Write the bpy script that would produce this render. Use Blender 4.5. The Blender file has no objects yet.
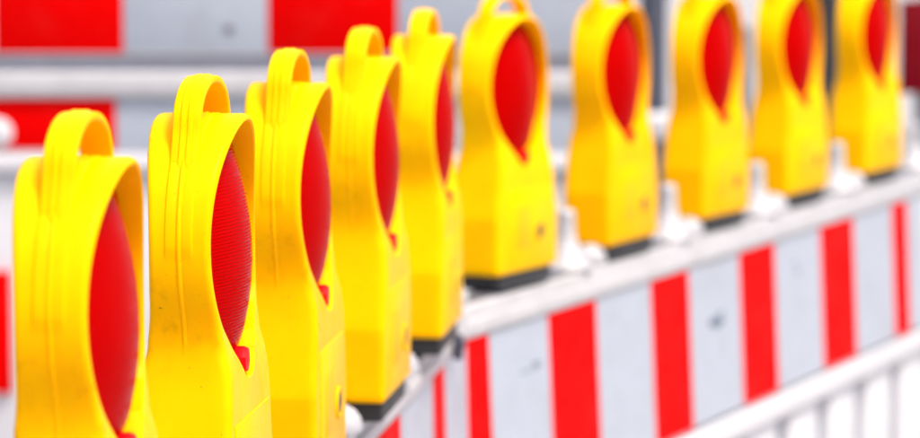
import bpy, bmesh, math, random
from mathutils import Vector, Matrix
R = math.radians
random.seed(4)
sc = bpy.context.scene
col = sc.collection

# ---------------------------------------------------------------- camera
CAM_H = 1.62
cd = bpy.data.cameras.new('camera')
cam = bpy.data.objects.new('camera', cd); col.objects.link(cam)
cam.location = (0, 0, CAM_H)
cam.rotation_euler = (R(90 - 5.955), 0, 0)
cd.sensor_width = 36.0
cd.lens = 127.2
cd.clip_start = 0.05; cd.clip_end = 600
cd.dof.use_dof = True
cd.dof.focus_distance = 2.56
cd.dof.aperture_fstop = 6.0
sc.camera = cam

# ---------------------------------------------------------------- sky, sun
SUN_EL, SUN_AZ = 62.0, 136.0            # azimuth clockwise from +Y (view direction)
w = bpy.data.worlds.new('World'); sc.world = w; w.use_nodes = True
nt = w.node_tree; nt.nodes.clear()
sky = nt.nodes.new('ShaderNodeTexSky'); sky.sky_type = 'NISHITA'; sky.sun_disc = False
sky.sun_elevation = R(SUN_EL); sky.sun_rotation = R(SUN_AZ)
sky.air_density = 1.0; sky.dust_density = 7.0; sky.ozone_density = 1.0
bg = nt.nodes.new('ShaderNodeBackground'); bg.inputs['Strength'].default_value = 0.15
wo = nt.nodes.new('ShaderNodeOutputWorld')
nt.links.new(sky.outputs[0], bg.inputs[0]); nt.links.new(bg.outputs[0], wo.inputs[0])
sd = bpy.data.lights.new('sun', 'SUN'); sd.energy = 1.3; sd.angle = R(9); sd.color = (1.0, 0.96, 0.9)
so = bpy.data.objects.new('sun', sd); col.objects.link(so)
sv = Vector((math.sin(R(SUN_AZ)) * math.cos(R(SUN_EL)), math.cos(R(SUN_AZ)) * math.cos(R(SUN_EL)), math.sin(R(SUN_EL))))
so.rotation_euler = sv.to_track_quat('Z', 'Y').to_euler(); so.location = sv * 20
sc.view_settings.view_transform = 'Standard'
try: sc.view_settings.look = 'None'
except Exception: pass
sc.view_settings.gamma = 1.0
sc.view_settings.exposure = 0.78
sc.view_settings.use_curve_mapping = False
sc.cycles.max_bounces = 10; sc.cycles.transmission_bounces = 8; sc.cycles.glossy_bounces = 6
sc.cycles.caustics_reflective = False; sc.cycles.caustics_refractive = False
sc.cycles.sample_clamp_indirect = 4.0

# ---------------------------------------------------------------- materials
def new_mat(name):
    m = bpy.data.materials.new(name); m.use_nodes = True
    return m, m.node_tree, m.node_tree.nodes['Principled BSDF']
def N(t, typ, **kw):
    n = t.nodes.new(typ)
    for k, v in kw.items(): setattr(n, k, v)
    return n
def mixrgb(t, fac, a, b, blend='MIX'):
    n = N(t, 'ShaderNodeMix', data_type='RGBA', blend_type=blend)
    for s, v in ((0, fac), (6, a), (7, b)):
        if hasattr(v, 'is_output') or isinstance(v, bpy.types.NodeSocket): t.links.new(v, n.inputs[s])
        else: n.inputs[s].default_value = v if s == 0 else (*v, 1)
    return n.outputs[2]
def noise(t, vec, scale, detail=4, rough=0.6):
    n = N(t, 'ShaderNodeTexNoise'); n.inputs['Scale'].default_value = scale
    n.inputs['Detail'].default_value = detail; n.inputs['Roughness'].default_value = rough
    t.links.new(vec, n.inputs['Vector']); return n.outputs[0]
def ramp(t, src, lo, hi, a=0.0, b=1.0):
    n = N(t, 'ShaderNodeMapRange'); n.inputs[1].default_value = lo; n.inputs[2].default_value = hi
    n.inputs[3].default_value = a; n.inputs[4].default_value = b
    t.links.new(src, n.inputs[0]); return n.outputs[0]
def mathn(t, op, a, b=None):
    n = N(t, 'ShaderNodeMath', operation=op)
    for i, v in enumerate((a, b)):
        if v is None: continue
        if isinstance(v, bpy.types.NodeSocket): t.links.new(v, n.inputs[i])
        else: n.inputs[i].default_value = v
    return n.outputs[0]
def bump(t, b, h, strength, dist):
    n = N(t, 'ShaderNodeBump'); n.inputs['Strength'].default_value = strength; n.inputs['Distance'].default_value = dist
    t.links.new(h, n.inputs['Height']); t.links.new(n.outputs[0], b.inputs['Normal'])

def coords(t, per_object=True):
    tc = N(t, 'ShaderNodeTexCoord')
    if not per_object: return tc.outputs['Object'], tc.outputs['Object']
    oi = N(t, 'ShaderNodeObjectInfo')
    sep = N(t, 'ShaderNodeVectorMath', operation='ADD')
    t.links.new(tc.outputs['Object'], sep.inputs[0])
    cmb = N(t, 'ShaderNodeCombineXYZ')
    m1 = mathn(t, 'MULTIPLY', oi.outputs['Random'], 37.0)
    t.links.new(m1, cmb.inputs[0]); t.links.new(m1, cmb.inputs[2])
    t.links.new(cmb.outputs[0], sep.inputs[1])
    return sep.outputs[0], tc.outputs['Object']

def yellow_plastic():
    m, t, b = new_mat('yellow_plastic')
    v, raw = coords(t)
    tone = ramp(t, noise(t, v, 14, 3), 0.3, 0.7)
    c = mixrgb(t, tone, (1.0, 0.52, 0.0), (0.98, 0.46, 0.0))
    # grime in faint vertical streaks and small dark flecks
    mp = N(t, 'ShaderNodeMapping'); mp.inputs['Scale'].default_value = (60, 60, 9)
    t.links.new(v, mp.inputs['Vector'])
    streak = ramp(t, noise(t, mp.outputs[0], 1.0, 5, 0.7), 0.56, 0.78, 0, 0.4)
    sep = N(t, 'ShaderNodeSeparateXYZ'); t.links.new(raw, sep.inputs[0])
    low = ramp(t, mathn(t, 'ABSOLUTE', mathn(t, 'SUBTRACT', sep.outputs[2], 0.225)), 0.0, 0.05, 1.0, 0.12)
    c = mixrgb(t, mathn(t, 'MULTIPLY', streak, low), c, (0.55, 0.24, 0.0))
    blot = ramp(t, noise(t, v, 55, 3, 0.6), 0.56, 0.72, 0, 0.34)
    c = mixrgb(t, mathn(t, 'MULTIPLY', blot, low), c, (0.34, 0.15, 0.004))
    fleck = ramp(t, noise(t, v, 420, 1, 0.5), 0.775, 0.80, 0, 0.8)
    c = mixrgb(t, fleck, c, (0.10, 0.06, 0.02))
    oi = N(t, 'ShaderNodeObjectInfo')
    c = mixrgb(t, 1.0, c, oi.outputs['Color'], 'MULTIPLY')
    t.links.new(c, b.inputs['Base Color'])
    b.inputs['Roughness'].default_value = 0.33
    t.links.new(ramp(t, noise(t, v, 30, 4), 0.3, 0.7, 0.26, 0.42), b.inputs['Roughness'])
    b.inputs['Specular IOR Level'].default_value = 0.5
    b.inputs['IOR'].default_value = 1.10
    b.inputs['Subsurface Weight'].default_value = 0.3
    b.inputs['Subsurface Radius'].default_value = (0.012, 0.006, 0.001)
    b.inputs['Subsurface Scale'].default_value = 1.0
    
    bump(t, b, noise(t, v, 900, 2), 0.05, 0.0005)
    return m
def red_lens():
    m, t, b = new_mat('red_lens')
    v, raw = coords(t)
    b.inputs['Base Color'].default_value = (0.85, 0.004, 0.006, 1)
    b.inputs['Roughness'].default_value = 0.07
    b.inputs['IOR'].default_value = 1.09
    b.inputs['Transmission Weight'].default_value = 0.58
    b.inputs['Specular IOR Level'].default_value = 0.12
    bl = ramp(t, noise(t, v, 24, 3), 0.35, 0.65)
    c = mixrgb(t, bl, (1.0, 0.0, 0.0), (0.94, 0.0, 0.0))
    t.links.new(c, b.inputs['Base Color'])
    return m
def plain(name, c, rough, var=0.12, scale=40, spec=0.5, metallic=0.0, grime=0.0, coat=0.0, bumpd=0.0003):
    m, t, b = new_mat(name)
    v, raw = coords(t)
    c2 = tuple(x * (1 - var) for x in c)
    o = mixrgb(t, ramp(t, noise(t, v, scale, 4), 0.3, 0.7), c, c2)
    if grime:
        g = ramp(t, noise(t, v, 9, 6, 0.7), 0.52, 0.80, 0, grime)
        o = mixrgb(t, g, o, (0.20, 0.18, 0.16))
        g2 = ramp(t, noise(t, v, 140, 2, 0.5), 0.72, 0.76, 0, grime)
        o = mixrgb(t, g2, o, (0.08, 0.07, 0.06))
    t.links.new(o, b.inputs['Base Color'])
    t.links.new(ramp(t, noise(t, v, 22, 3), 0.3, 0.7, max(0.02, rough - 0.08), rough + 0.08), b.inputs['Roughness'])
    b.inputs['Specular IOR Level'].default_value = spec
    b.inputs['Metallic'].default_value = metallic
    b.inputs['Coat Weight'].default_value = coat
    bump(t, b, noise(t, v, 300, 3), 0.15, bumpd)
    return m
YEL = yellow_plastic(); LENS = red_lens()
REFL = plain('reflector_pale', (0.93, 0.93, 0.93), 0.4, var=0.02)
KNOB = plain('red_rubber', (0.66, 0.004, 0.008), 0.38, spec=0.2)
KNOB.node_tree.nodes['Principled BSDF'].inputs['IOR'].default_value = 1.2
BLK = plain('black_rubber', (0.022, 0.023, 0.026), 0.55)
WHT = plain('white_plastic', (0.62, 0.62, 0.65), 0.42, var=0.06, grime=0.2)
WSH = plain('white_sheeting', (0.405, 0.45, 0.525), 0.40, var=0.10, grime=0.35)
WRL = plain('weathered_rail', (0.50, 0.50, 0.52), 0.45, var=0.10, grime=0.4)
RSH = plain('red_sheeting', (0.70, 0.0, 0.0), 0.55, var=0.10, spec=0.03, grime=0.04)
DRED = plain('dark_red_sheeting', (0.17, 0.0, 0.006), 0.5, var=0.2, spec=0.1, grime=0.03)
SLATE = plain('slate_steel', (0.06, 0.067, 0.10), 0.5, grime=0.2)
GALV = plain('galvanised_steel', (0.16, 0.165, 0.19), 0.45, metallic=0.3, grime=0.2)
PEGM = plain('peg_plastic', (0.46, 0.46, 0.49), 0.45, var=0.1, grime=0.3)
PGREY = plain('weathered_white_plastic', (0.30, 0.31, 0.37), 0.5, grime=0.3)
CHAR = plain('charcoal_steel', (0.02, 0.022, 0.028), 0.5)
SCUFF = plain('dark_scuff', (0.13, 0.16, 0.22), 0.7)
LBL = plain('pale_label', (0.88, 0.46, 0.0), 0.5, spec=0.1)
def ground_mat():
    m, t, b = new_mat('paving')
    tc = N(t, 'ShaderNodeTexCoord'); v = tc.outputs['Object']
    c = mixrgb(t, ramp(t, noise(t, v, 1.2, 6), 0.3, 0.7), (0.42, 0.41, 0.41), (0.34, 0.335, 0.34))
    c = mixrgb(t, ramp(t, noise(t, v, 160, 3), 0.45, 0.7, 0, 0.5), c, (0.18, 0.18, 0.19))
    t.links.new(c, b.inputs['Base Color']); b.inputs['Roughness'].default_value = 0.85
    bump(t, b, noise(t, v, 120, 4), 0.5, 0.004)
    return m
PAVE = ground_mat()

# ---------------------------------------------------------------- helpers
def mesh_from(name, bm, mat, smooth=False, sharp=None):
    me = bpy.data.meshes.new(name)
    bmesh.ops.recalc_face_normals(bm, faces=bm.faces[:])
    if bm.calc_volume(signed=True) < 0: bmesh.ops.reverse_faces(bm, faces=bm.faces[:])
    bm.to_mesh(me); bm.free()
    me.materials.append(mat)
    if smooth:
        for p in me.polygons: p.use_smooth = True
        if sharp is not None: me.set_sharp_from_angle(angle=R(sharp))
    return me
def ob(name, me, parent=None, loc=(0, 0, 0), rot=(0, 0, 0)):
    o = bpy.data.objects.new(name, me); col.objects.link(o)
    o.parent = parent; o.location = loc; o.rotation_euler = rot
    return o
def thing(name, label, cat, loc=(0, 0, 0), rz=0, group=None):
    o = bpy.data.objects.new(name, None); col.objects.link(o)
    o.empty_display_size = 0.1
    o.location = loc; o.rotation_euler = (0, 0, rz)
    o['label'] = label; o['category'] = cat
    if group: o['group'] = group
    return o
def add_box(bm, x0, x1, y0, y1, z0, z1, bev=0.0, seg=2, taper=1.0):
    r = bmesh.ops.create_cube(bm, size=1.0)
    vs = r['verts']
    for v in vs:
        k = taper if v.co.z > 0 else 1.0
        cx_, cy_ = (x0 + x1) / 2, (y0 + y1) / 2
        v.co = Vector((cx_ + v.co.x * (x1 - x0) * k, cy_ + v.co.y * (y1 - y0) * k, z0 + (v.co.z + .5) * (z1 - z0)))
    if bev:
        es = list({e for v in vs for e in v.link_edges})
        bmesh.ops.bevel(bm, geom=es, offset=bev, segments=seg, affect='EDGES', profile=0.5)
def box_mesh(name, mat, *a, **k):
    bm = bmesh.new(); add_box(bm, *a, **k); return mesh_from(name, bm, mat, True, 40)
def lathe(name, prof, mat, n=24, axis='z'):
    bm = bmesh.new(); rings = []
    for r, z in prof:
        ring = []
        for i in range(n):
            a = 2 * math.pi * i / n
            p = (r * math.cos(a), r * math.sin(a), z)
            if axis == 'y': p = (p[0], -z, p[1])
            ring.append(bm.verts.new(p))
        rings.append(ring)
    for a, b in zip(rings, rings[1:]):
        for i in range(n): bm.faces.new((a[i], a[(i + 1) % n], b[(i + 1) % n], b[i]))
    bm.faces.new(rings[0]); bm.faces.new(rings[-1])
    return mesh_from(name, bm, mat, True, 35)

# ================================================================ the warning lamp
ZC, RO = 0.276, 0.098                      # lens axis height above the rail, head radius
def sm(a, b, x):
    t = min(1, max(0, (x - a) / (b - a))); return t * t * (3 - 2 * t)
def lerp_tab(tab, x):
    if x >= tab[0][0]: return tab[0][1]
    for (x0, y0), (x1, y1) in zip(tab, tab[1:]):
        if x >= x1:
            k = (x0 - x) / (x0 - x1); k = k * k * (3 - 2 * k) if False else k
            return y0 + (y1 - y0) * k
    return tab[-1][1]
def half_outline():
    pts = []
    a = 90.0
    while a >= -27: pts.append((RO * math.cos(R(a)), ZC + RO * math.sin(R(a)))); a -= 3.0
    # waist, flare and battery box
    def bez(p0, p1, p2, p3, n):
        for i in range(1, n + 1):
            t = i / n; u = 1 - t
            pts.append(tuple(u**3 * a_ + 3 * u * u * t * b_ + 3 * u * t * t * c_ + t**3 * d_ for a_, b_, c_, d_ in zip(p0, p1, p2, p3)))
    p = pts[-1]
    bez(p, (p[0] - 0.005, p[1] - 0.0098), (0.0795, 0.214), (0.0785, 0.202), 7)
    bez((0.0785, 0.202), (0.0778, 0.190), (0.0815, 0.168), (0.0860, 0.150), 8)
    bez((0.0860, 0.150), (0.0890, 0.134), (0.0940, 0.110), (0.0965, 0.098), 7)
    for z in (0.096, 0.085, 0.07, 0.055, 0.04, 0.032): pts.append((0.0965 - 0.0015 * (0.098 - z) / 0.08, z))
    for z, t in ((0.027, 0.0952), (0.0240, 0.0940), (0.0225, 0.0925), (0.0220, 0.0905)): pts.append((t, z))
    for t in (0.06, 0.04, 0.02, 0.0): pts.append((t, 0.022))
    return pts
half = half_outline()
# densify the head where the side seam and strip need resolution
outl = [(t, z) for t, z in half] + [(-t, z) for t, z in half[-2:0:-1]]
NO = len(outl)
def depth_at(z):
    q = max(-1.0, (z - ZC) / RO)
    d = 0.0240 + (0.0120 if q > 0 else 0.0105) * q * q
    return 0.0375 + (d - 0.0375) * sm(0.150, 0.195, z)
def open_r(phi):                           # hood opening: circle with a pointed foot ending in a ledge
    r = 0.0920
    zb = 0.111                             # ledge distance below the centre
    s = -math.sin(phi)
    best = r
    if s > 0.5:
        # tangent line from the corner (0.014,-zb) to the circle
        cxp, czp = 0.013, -zb
        dd = math.hypot(cxp, czp); al = math.atan2(czp, cxp); be = math.acos(r / dd)
        tang = al + be                     # tangent point angle
        ph = phi if math.cos(phi) >= 0 else math.pi - phi
        while ph > math.pi: ph -= 2 * math.pi
        while ph < -math.pi: ph += 2 * math.pi
        if ph < tang:
            tx, tz = r * math.cos(tang), r * math.sin(tang)
            # ray hit with the segment corner -> tangent point
            ex, ez = tx - cxp, tz - czp
            cx_, cz_ = math.cos(ph), math.sin(ph)
            den = cx_ * ez - cz_ * ex
            k = (cxp * ez - czp * ex) / den if abs(den) > 1e-9 else r
            kk = zb / max(1e-6, -cz_)
            best = max(r, min(k, kk))
    return best
def housing_mesh():
    bm = bmesh.new()
    vs_pos = [0, .0006, .0011, .0022, .004, .0092, .0100, .0106, .0112, .0125, .016, .020]
    def rail(i):
        t, z = outl[i]
        t0, z0 = outl[i - 1]; t1, z1 = outl[(i + 1) % NO]
        tx, tz = t1 - t0, z1 - z0; L = math.hypot(tx, tz) or 1
        nx, nz = -tz / L, tx / L           # outward for clockwise outline
        if nx * t + nz * (z - 0.2) < 0: nx, nz = -nx, -nz
        D = depth_at(z); rr = 0.0046 if z > 0.20 else 0.0075
        if z < 0.03: rr = 0.006
        edge = [(D - rr, 0.0), (D - rr * 0.62, rr * 0.08), (D - rr * 0.3, rr * 0.28), (D - rr * 0.08, rr * 0.62), (D, rr)]
        row = []
        cols = []
        for d in vs_pos: cols.append((min(d, D - rr - 0.0002 * (1 + (len(vs_pos) - vs_pos.index(d)))), 0.0, d))
        for d, ins in edge: cols.append((d, ins, None))
        full = [(-d, ins, k) for d, ins, k in reversed(cols[1:])] + cols
        on_side = z > 0.2
        for d, ins, key in full:
            off = -ins
            if key is not None and z > 0.19:
                ad = key
                # raised strip below the handle foot, and the moulding seam
                if 0.270 < z < 0.372:
                    end = sm(0.270, 0.278, z)
                    off += 0.0014 * (1 - sm(0.0098, 0.0112, ad)) * end
                if z > 0.196: off += 0.0009 * (1 - sm(0.0006, 0.0016, ad)) * sm(0.196, 0.204, z) - 0.0004 * (1 if .0015 < ad < .003 else 0)
            row.append(bm.verts.new((t + nx * off, -d, z + nz * off)))
        return row, D, rr, (nx, nz)
    rails = [rail(i) for i in range(NO)]
    M = len(rails[0][0])
    for i in range(NO):
        a = rails[i][0]; b = rails[(i + 1) % NO][0]
        for j in range(M - 1): bm.faces.new((a[j], a[j + 1], b[j + 1], b[j]))
    # front and back closures: face -> opening -> wall -> floor
    for side in (1, -1):
        loops = [[r[0][-1 if side == 1 else 0] for r in rails]]
        spec = []
        for i in range(NO):
            co = loops[0][i].co; t, z = co.x, co.z
            phi = math.atan2(z - ZC, t); ro = math.hypot(t, z - ZC)
            spec.append((phi, ro, rails[i][1]))
        def ring(fr, fd):
            out = []
            for i in range(NO):
                phi, ro, D = spec[i]; rop = min(open_r(phi), ro - 0.0012)
                r = fr(ro, rop); zz = ZC + r * math.sin(phi)
                out.append(bm.verts.new((r * math.cos(phi), -side * fd(i, r, zz, rop), zz)))
            return out
        dz = lambda zz: depth_at(zz)
        loops.append(ring(lambda ro, rp: rp + (ro - rp) * .75, lambda i, r, zz, rp: dz(zz)))
        loops.append(ring(lambda ro, rp: rp + (ro - rp) * .5, lambda i, r, zz, rp: dz(zz)))
        loops.append(ring(lambda ro, rp: rp + (ro - rp) * .25, lambda i, r, zz, rp: dz(zz)))
        loops.append(ring(lambda ro, rp: rp + min(.0010, (ro - rp) * .2), lambda i, r, zz, rp: dz(zz)))
        loops.append(ring(lambda ro, rp: rp, lambda i, r, zz, rp: dz(zz) - .0010))
        loops.append(ring(lambda ro, rp: rp - .0006, lambda i, r, zz, rp: .018))
        loops.append(ring(lambda ro, rp: rp - .0012, lambda i, r, zz, rp: .0085))
        loops.append(ring(lambda ro, rp: .089, lambda i, r, zz, rp: .0080))
        loops.append(ring(lambda ro, rp: .086, lambda i, r, zz, rp: .0078))
        for a, b in zip(loops, loops[1:]):
            for i in range(NO):
                bm.faces.new((a[i], a[(i + 1) % NO], b[(i + 1) % NO], b[i]))
        bm.faces.new(loops[-1])
    bmesh.ops.remove_doubles(bm, verts=bm.verts[:], dist=1e-6)
    return mesh_from('lamp_housing', bm, YEL, True, 38)
def dome_d(x, z):
    d = 0.0368 - (z + 0.015) ** 2 / 0.48 - x * x / 0.21
    return max(0.0135, d)
def lens_mesh(sign):
    bm = bmesh.new(); r = 0.0885; rows = 252; cols = 26; grid = []
    for j in range(rows + 1):
        a = math.pi * (j / rows) ; z = -r * math.cos(a) if False else -r + 2 * r * j / rows
        h = math.sqrt(max(1e-9, r * r - z * z)); row = []
        for i in range(cols + 1):
            u = -math.cos(math.pi * i / cols); x = h * u
            rho = math.hypot(x, z); d = dome_d(x, z)
            zz = z + 0.10 * x * x / r * 0.35
            ph = (zz / 0.0027) % 1.0
            d += 0.0009 * (1 - abs(2 * ph - 1)) * (1 - sm(0.9, 1.0, rho / r))
            row.append(bm.verts.new((x, -sign * d, ZC + z)))
        grid.append(row)
    for j in range(rows):
        for i in range(cols): bm.faces.new((grid[j][i], grid[j][i + 1], grid[j + 1][i + 1], grid[j + 1][i]))
    # a 2 mm shell: skirt down to the housing floor, then back up to a plain inner face
    inner = []; ir, ic = 40, 16
    for j in range(ir + 1):
        z = (-r + 2 * r * j / ir) * .972; h = math.sqrt(max(1e-9, (r * .972) ** 2 - z * z)); row = []
        for i in range(ic + 1):
            x = -math.cos(math.pi * i / ic) * h
            row.append(bm.verts.new((x, -sign * (max(.0125, dome_d(x, z) - .0022)), ZC + z)))
        inner.append(row)
    for j in range(ir):
        for i in range(ic): bm.faces.new((inner[j][i], inner[j + 1][i], inner[j + 1][i + 1], inner[j][i + 1]))
    bmesh.ops.remove_doubles(bm, verts=bm.verts[:], dist=5e-6)
    eds = [e for e in bm.edges if e.is_boundary]
    ro = bmesh.ops.extrude_edge_only(bm, edges=eds)
    for v in [q for q in ro['geom'] if isinstance(q, bmesh.types.BMVert)]:
        rr = math.hypot(v.co.x, v.co.z - ZC); k = .0868 / rr
        v.co = Vector((v.co.x * k, -sign * .0104, ZC + (v.co.z - ZC) * k))
    return mesh_from('lamp_lens', bm, LENS, True, 60)
def reflector_mesh(sign):
    bm = bmesh.new(); n = 40; rings = []
    for r, d in ((0.0850, 0.0118), (0.078, 0.0112), (0.06, 0.0103), (0.035, 0.0092), (0.012, 0.0088)):
        rings.append([bm.verts.new((r * math.cos(2 * math.pi * i / n), -sign * d, ZC + r * math.sin(2 * math.pi * i / n))) for i in range(n)])
    for a, b in zip(rings, rings[1:]):
        for i in range(n): bm.faces.new((a[i], a[(i + 1) % n], b[(i + 1) % n], b[i]))
    bm.faces.new(rings[-1])
    return mesh_from('lamp_reflector', bm, REFL, True, 60)
def dark_holder_mesh(sign):  # unseen inner block, added and widened to darken the lens's lower half
    bm = bmesh.new()
    def bx(x0, x1, d0, d1, z0, z1, bev): add_box(bm, x0, x1, min(-sign * d0, -sign * d1), max(-sign * d0, -sign * d1), ZC + z0, ZC + z1, bev=bev)
    bx(-.052, .052, .0125, .0200, -.066, -.012, .003)
    bx(-.014, .014, .0130, .0280, -.030, .004, .004)
    bx(-.050, .050, .0124, .0160, -.052, -.044, .001)
    bx(-.005, .005, .0140, .0300, .002, .014, .002)
    return mesh_from('added_dark_holder', bm, CHAR, True, 40)
def handle_mesh():
    bm = bmesh.new()
    P = [((0.0772, 0.3300), (0.0715, 0.3455), (0.0630, 0.3570), (0.0595, 0.3720)),
         ((0.0595, 0.3720), (0.0545, 0.3925), (0.0270, 0.4020), (0.0, 0.4020))]
    path = []
    for q, (a, b, c, d) in enumerate(P):
        n = 9 if q == 0 else 14
        for i in range(0 if q == 0 else 1, n + 1):
            t = i / n; u = 1 - t
            path.append(tuple(u**3 * a[k] + 3 * u * u * t * b[k] + 3 * u * t * t * c[k] + t**3 * d[k] for k in (0, 1)))
    full = path + [(-x, z) for x, z in path[-2::-1]]
    # section across the band: two raised ribs either side of a centre groove
    hw = 0.0112
    top = [(-hw, -0.0016), (-hw + .0008, -.0003), (-hw + .0022, 0), (-.0050, 0), (-.0040, .0012), (-.0016, .0012), (-.0008, .0002),
           (.0008, .0002), (.0016, .0012), (.0040, .0012), (.0050, 0), (hw - .0022, 0), (hw - .0008, -.0003), (hw, -.0016)]
    sec = top + [(hw, -.0046), (hw - .0010, -.0056), (-hw + .0010, -.0056), (-hw, -.0046)]
    rings = []
    for i, (x, z) in enumerate(full):
        x0, z0 = full[max(0, i - 1)]; x1, z1 = full[min(len(full) - 1, i + 1)]
        tx, tz = x1 - x0, z1 - z0; L = math.hypot(tx, tz); nx, nz = tz / L, -tx / L
        if nx * x + nz * (z - 0.33) < 0: nx, nz = -nx, -nz
        rings.append([bm.verts.new((x + nx * (o + .002), y, z + nz * (o + .002))) for y, o in sec])
    m = len(sec)
    for a, b in zip(rings, rings[1:]):
        for i in range(m): bm.faces.new((a[i], a[(i + 1) % m], b[(i + 1) % m], b[i]))
    bm.faces.new(rings[0]); bm.faces.new(rings[-1])
    return mesh_from('lamp_handle', bm, YEL, True, 32)
def knob_mesh():
    bm = bmesh.new(); n = 12; rings = []
    for r, y in ((.0098, .010), (.0100, .022), (.0112, .024), (.0112, .0315), (.0098, .0345), (.004, .0352)):
        rings.append([bm.verts.new((r * math.cos(2 * math.pi * (i + .5) / n) * (1 if i % 2 else .94), -y, .1780 + r * math.sin(2 * math.pi * (i + .5) / n) * (1 if i % 2 else .94))) for i in range(n)])
    for a, b in zip(rings, rings[1:]):
        for i in range(n): bm.faces.new((a[i], a[(i + 1) % n], b[(i + 1) % n], b[i]))
    bm.faces.new(rings[0]); bm.faces.new(rings[-1])
    return mesh_from('lamp_knob', bm, KNOB, True, 35)
MHO, MHO2 = dark_holder_mesh(1), dark_holder_mesh(-1)
MH, ML, ML2, MR, MR2, MHA, MK = housing_mesh(), lens_mesh(1), lens_mesh(-1), reflector_mesh(1), reflector_mesh(-1), handle_mesh(), knob_mesh()
MB = box_mesh('lamp_base', BLK, -.082, .082, -.0325, .0325, .0005, .0218, bev=.003)
def torus(name, mat, R0, r0, z, n=28, m=10):
    bm = bmesh.new(); rings = []
    for i in range(n):
        a = 2 * math.pi * i / n
        rings.append([bm.verts.new(((R0 + r0 * math.cos(b)) * math.cos(a), -r0 * math.sin(b), (R0 + r0 * math.cos(b)) * math.sin(a))) for b in (2 * math.pi * k / m for k in range(m))])
    for i in range(n):
        a, b = rings[i], rings[(i + 1) % n]
        for k in range(m): bm.faces.new((a[k], a[(k + 1) % m], b[(k + 1) % m], b[k]))
    return mesh_from(name, bm, mat, True, 60)
MDOOR = box_mesh('lamp_door', YEL, -.072, .072, -.0388, -.0360, .034, .136, bev=.0014)
MRING = torus('lock_ring', YEL, .0135, .0022, 0)
MLOCK = lathe('lamp_lock', [(.0112, -.003), (.0112, .0012), (.0098, .0022)], BLK, 20, 'y')
MSLOT = box_mesh('lock_slot', CHAR, -.0018, .0018, -.0030, -.0015, -.007, .007)
MLBL = box_mesh('lamp_label', LBL, -.046, -.004, -.0394, -.0387, .054, .112, bev=.0003)

def make_lamp(label):
    t = thing('warning_lamp', label, 'warning lamp', group='yellow warning lamps standing on the barrier rails')
    ob('housing', MH, t)
    ob('handle', MHA, t)
    for a, b, c in ((ML, MR, MHO), (ML2, MR2, MHO2)):
        l = ob('lens', a, t); ob('reflector', b, l); ob('added_dark_holder', c, l)
    ob('knob', MK, t)
    ob('base', MB, t)
    d = ob('battery_door', MDOOR, t)
    ob('label_sticker', MLBL, d)
    k = ob('lock', MLOCK, d, (.032, -.0384, .074)); 
    ob('lock_ring', MRING, d, (.032, -.0388, .074))
    return t
def copy_tree(o, parent=None):
    c = o.copy(); col.objects.link(c); c.parent = parent
    for ch in [x for x in o.children]: copy_tree(ch, c)
    return c

# ================================================================ the barriers
RAIL_TOP = 1.062
n1, t1 = Vector((.9929, -.1191)), Vector((.1191, .9929))
n2, t2 = Vector((.9143, -.4051)), Vector((.4051, .9143))
TH1 = math.atan2(t1.y, t1.x); TH2 = math.atan2(t2.y, t2.x)
A1, A2 = -.5064, -1.752                      # signed distance of each barrier's centre line from the camera foot
def on(n, a, t, u, off=0.0):
    p = n * (a + off) + t * u; return (p.x, p.y)

PEG = lathe('peg', [(.039, 0), (.040, .003), (.038, .007), (.032, .012), (.0265, .020), (.0210, .030), (.0165, .041), (.0138, .050), (.0122, .076), (.0128, .079), (.0120, .083), (.0085, .0865), (.003, .0875)], PEGM, 28)
CAP = lathe('peg_cap', [(.024, 0), (.025, .004), (.023, .014), (.017, .022), (.009, .0265), (.003, .027)], PEGM, 24)

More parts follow.
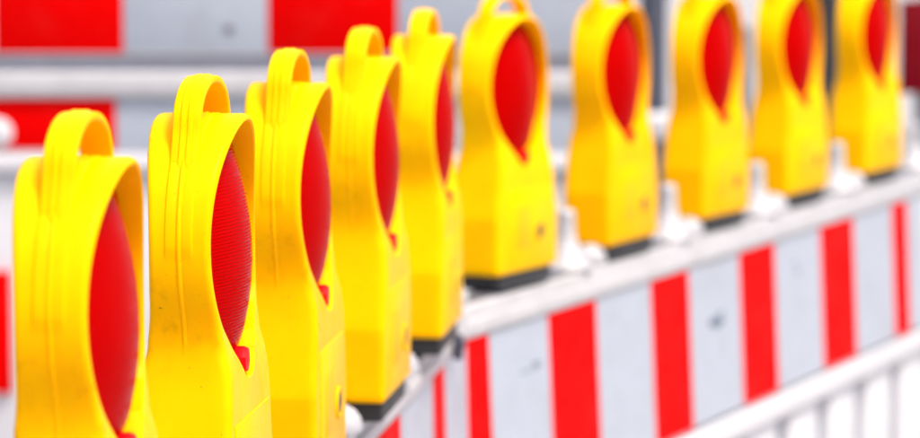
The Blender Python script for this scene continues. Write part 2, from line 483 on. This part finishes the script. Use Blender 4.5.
def barrier(label, org, th, length, bounds, first_red, pegs, group, lean=0.012, drop=.047, caps=True, cap_off=(.084, -.004)):
    """bounds: stripe boundaries measured along the barrier from its start"""
    b = thing('traffic_barrier', label, 'barrier', (org[0], org[1], 0), th, group)
    L = length
    # top rail: a channel with a raised back lip
    bm = bmesh.new()
    add_box(bm, 0, L, -.034, .034, RAIL_TOP - drop + .005, RAIL_TOP - .004, bev=.004)
    ob('top_rail', mesh_from('top_rail', bm, WRL, True, 40), b)
    ob('rail_lip', box_mesh('rail_lip', WRL, 0.002, L - .002, -.0375, -.026, RAIL_TOP - drop + .001, RAIL_TOP - .022, bev=.003), b)
    ob('rail_tread', box_mesh('rail_tread', GALV, 0.01, L - .01, -.022, .022, RAIL_TOP - .006, RAIL_TOP - .001, bev=.002), b)
    # board, leaning slightly out at the foot
    bd = ob('board', box_mesh('board', WHT, 0.0, L, -.030, .012, -.256, 0.0, bev=.003), b, (0, -.002, RAIL_TOP - drop), (-math.atan(lean / .255), 0, 0))
    # (the stripes of sheeting sit 1 mm proud of the board)
    red = first_red; k = 0
    for u0, u1 in zip(bounds, bounds[1:]):
        bm = bmesh.new(); add_box(bm, u0, u1 - .0006, -.0312, -.0298, -.2535, -.0025)
        me = mesh_from('stripe', bm, RSH if red else WSH)
        ob('red_stripe' if red else 'white_stripe', me, bd)
        red = not red
    ob('bottom_rail', box_mesh('bottom_rail', WHT, 0, L, -.050, .022, .712, .7535, bev=.008, seg=3), b)
    # pickets
    pm = box_mesh('picket', WHT, -.074, .074, -.038, -.004, .19, .714, bev=.005)
    u = .11
    while u < L - .05:
        ob('picket', pm, b, (u, 0, 0)); u += .2255
    ob('foot_rail', box_mesh('foot_rail', WHT, 0, L, -.040, .020, .12, .192, bev=.006), b)
    for e in (.03, L - .03):
        ob('end_post', box_mesh('end_post', WHT, e - .028, e + .028, -.024, .028, .06, RAIL_TOP - .055, bev=.005), b)
        ob('leg', box_mesh('leg', WHT, e - .02, e + .02, -.018, .018, .0, .062, bev=.003), b)
    for q in pegs:
        ob('peg', PEG, b, (q, 0, RAIL_TOP - .0015))
        if caps: ob('peg_cap', CAP, b, (q + cap_off[0], cap_off[1], RAIL_TOP - .0015))
    return b
# setting
bm = bmesh.new(); bmesh.ops.create_grid(bm, x_segments=8, y_segments=8, size=300)
g = ob('ground', mesh_from('ground', bm, PAVE)); g['kind'] = 'structure'
g['label'] = 'pale grey paved ground under the barriers'

# near barrier (left, running away from the camera)
S1 = 1.93
b1b = [0.0, .16, .35, .54, .72, .91, 1.10, 1.29, 1.496, 1.686, 1.947, 2.055, 2.265]
B1_TH = TH1 - .0115
_e = on(n1, A1 - .022, t1, S1 + 2.27)
B1_ORG = (_e[0] - 2.27 * math.cos(B1_TH), _e[1] - 2.27 * math.sin(B1_TH))
B1 = barrier('white plastic barrier with red stripes running away from the viewer under the five left lamps', B1_ORG, B1_TH, 2.27,
             b1b, True, [.37, .79, 1.20, 1.60], 'red and white striped barriers under the lamps', lean=.006, drop=.042, cap_off=(.11, -.026))
# right barrier
S2 = 3.885
b2b = [0.006, .089, .298, .482, .706, .876, 1.117, 1.299, 1.550, 1.748, 1.992, 2.094, 2.20]
B2 = barrier('white barrier with red stripes and pickets, running right under the five right lamps', on(n2, A2, t2, S2), TH2, 2.32,
             b2b, True, [4.332 - S2, 4.757 - S2, 5.186 - S2, 5.637 - S2, 6.134 - S2], 'red and white striped barriers under the lamps')
ob('peg_cap', CAP, B2, (.035, 0, RAIL_TOP - .0015))
# dark hinge clip at the joint
bm = bmesh.new()
add_box(bm, -.006, .006, -.006, .006, -.022, .010, bev=.002)
add_box(bm, -.011, .011, -.009, -.004, -.008, .002, bev=.0015)
ob('hinge_clip', mesh_from('hinge_clip', bm, SLATE, True, 40), B1, (2.09, -.046, RAIL_TOP - .020))
# old scuffs on two white stripes
def scuff(parent, x, z, rx, rz, n=7, seed=1):
    rnd = random.Random(seed); bm = bmesh.new()
    for k in range(n):
        cx_, cz_ = x + rnd.uniform(-rx, rx), z + rnd.uniform(-rz, rz)
        m = 9; vv = []
        for i in range(m):
            a = 2 * math.pi * i / m; q = rnd.uniform(.5, 1)
            vv.append(bm.verts.new((cx_ + rx * .55 * q * math.cos(a), -.0316 - k * .00004, cz_ + rz * .45 * q * math.sin(a) + .08 * (cx_ - x))))
        f = bm.faces.new(vv)
        r = bmesh.ops.extrude_face_region(bm, geom=[f])
        for v in [e for e in r['geom'] if isinstance(e, bmesh.types.BMVert)]: v.co.y += .0003
    ob('scuff_mark', mesh_from('scuff_mark', bm, SCUFF), parent)
bd2 = [c for c in B2.children if c.name.startswith('board')][0]
scuff(bd2, .222, -.070, .030, .004, 6, 2)
scuff(bd2, 1.42, -.060, .020, .010, 4, 8)
scuff(bd2, 1.00, -.103, .030, .012, 8, 3)

# ================================================================ lamps in place
L1 = [(2.110, 2.0, 'leftmost yellow warning lamp with red lens, blurred, nearest to the viewer'),
      (2.522, 0, 'sharpest yellow warning lamp, second from the left, with red knob under its ribbed red lens'),
      (2.921, 1.5, 'yellow warning lamp third from the left, just behind the sharpest one'),
      (3.364, 0, 'yellow warning lamp fourth from the left, its black base showing on the left barrier'),
      (3.839, 0, 'yellow warning lamp fifth from the left, last one on the left barrier beside the joint')]
L2 = [(4.115, 0, 'yellow warning lamp first on the right barrier, with sky-pale hole through its handle'),
      (4.515, 0, 'second yellow warning lamp on the right barrier, pale gap to its left'),
      (4.949, 0, 'third yellow warning lamp on the right barrier, beside the slate post'),
      (5.381, 0, 'fourth yellow warning lamp on the right barrier, between thin grey and black posts'),
      (5.850, 0, 'rightmost yellow warning lamp, at the far end of the right barrier')]
L2 = [(u, d, l) for (u, _, l), d in zip(L2, (-2, -2, -3, -3.5, -4))]
L2 = [(u + du, d, l) for (u, d, l), du in zip(L2, (-.008, 0, -.014, -.018, -.03))]
L2[0] = (L2[0][0], -2, 'first yellow warning lamp on the right barrier, standing beside the joint of the two barriers')
proto = None; rl = random.Random(7)
for (u, dr, lab), (n_, a_, t_, th_) in [(l, (n1, A1, t1, TH1)) for l in L1] + [(l, (n2, A2, t2, TH2)) for l in L2]:
    if proto is None: proto = o = make_lamp(lab)
    else: o = copy_tree(proto); o['label'] = lab
    x, y = on(n_, a_, t_, u)
    fade = (1.0, rl.uniform(.94, 1.06), 1.0, 1.0)            # each lamp has weathered a little differently
    for ch in o.children_recursive: ch.color = fade
    o.location = (x, y, RAIL_TOP + .0008); o.rotation_euler = (R(rl.uniform(-.5, .5)), R(rl.uniform(-.5, .5)), th_ + R(dr + rl.uniform(-.9, .9)))

# ================================================================ background
def far_panel(name, parent, x0, x1, y, z0, z1, mat, th=.012, bev=.003, nm=None):
    return ob(name, box_mesh(name, mat, x0, x1, y, y + th, z0, z1, bev=bev), parent)
FY = 6.5
Z = lambda py: CAM_H - (py + 120) / 3250 * FY
fb = thing('barrier_fence', 'large white barrier with broad red blocks, blurred behind the lamps on the left', 'barrier', (0, FY, 0))
far_panel('board', fb, -1.75, .36, 0.0, Z(53), Z(-72), WHT, .03)
xs = [-1.6, -1.27, -.93, -.672, -.384, -.124, .355]
red = True
for a, b in zip(xs, xs[1:]):
    far_panel('red_block' if red else 'white_block', fb, a, b - .001, -.002, Z(52), Z(-71), RSH if red else WSH, .0016, .0003)
    red = not red
far_panel('crossbar', fb, -1.75, .36, .012, Z(72), Z(55), PGREY, .03)
far_panel('rail', fb, -1.75, .36, -.015, Z(95), Z(71), WRL, .05, .008)
far_panel('lower_board', fb, -1.75, .36, .004, Z(151), Z(97), WSH, .03)
far_panel('red_block', fb, -1.05, -.690, .001, Z(149), Z(98), RSH, .0018, .0004)
bm = bmesh.new(); 
ob('bolt', lathe('bolt_cap', [(.030, -.002), (.030, .004), (.020, .010), (.004, .012)], WHT, 20, 'y'), fb, (-.926, -.001, Z(132)))
ob('bolt', lathe('bolt_grey', [(.010, -.002), (.010, .002), (.007, .004)], GALV, 18, 'y'), fb, (-.461, -.002, Z(28)))
far_panel('rail', fb, -1.75, .36, -.014, Z(172), Z(153), WHT, .05, .008)
pk = box_mesh('picket', WHT, -.12, .12, 0, .03, .18, Z(174), bev=.005)
x = -1.62
while x < .3:
    ob('picket', pk, fb, (x, .01, 0)); x += .262
far_panel('foot_rail', fb, -1.75, .36, 0, .10, .178, WHT, .04)
for x in (-1.70, -.2, .31): far_panel('post', fb, x - .025, x + .025, .045, 0, Z(-72), GALV, .05)
far_panel('red_block', fb, -1.12, -.905, -.006, Z(396), Z(272), RSH, .014, .001)

def post(name, label, x, y, r, h, mat, collar=None):
    t = thing(name, label, 'post', (x, y, 0))
    ob('shaft', lathe('shaft', [(r, .004), (r, h - .01), (r * .7, h)], mat, 20), t)
    ob('base_plate', lathe('base_plate', [(r * 3, 0), (r * 3, .012), (r * 1.4, .03), (r * 1.4, .10)], mat, 20), t)
    if collar: ob('collar', lathe('collar', [(r * 1.15, collar - .05), (r * 1.5, collar - .03), (r * 1.5, collar), (r * 1.1, collar + .012)], WHT, 20), t)
    return t
def px(pxv, y): return (pxv - 460) / 3250 * y
def hz(pyv, y): return CAM_H - (pyv + 120) / 3250 * y
t = post('slate_post', 'dark slate post rising between second and third lamps of the right barrier', px(652, 7.4), 7.4, .033, 2.1, SLATE, hz(116, 7.4))
t = post('grey_post', 'thin grey post between third and fourth lamps of the right barrier', px(745, 7.8), 7.8, .014, 1.62 - 25 / 3250 * 7.8 - .288, GALV)
t = post('black_post', 'black post between the fourth and the rightmost lamps of the right barrier', px(826, 7.6), 7.6, .030, 2.0, CHAR)
rb = thing('warning_board', 'dark red warning board at the upper right edge', 'sign board', (px(925, 7.6), 7.6, 0), R(8))
ob('panel', box_mesh('panel', DRED, -.06, .30, -.01, .01, hz(92, 7.6), hz(-1, 7.6), bev=.002), rb)
for x in (.0, .25): ob('post', box_mesh('board_post', GALV, x - .015, x + .015, .0105, .035, 0, hz(-3, 7.6), bev=.003), rb)
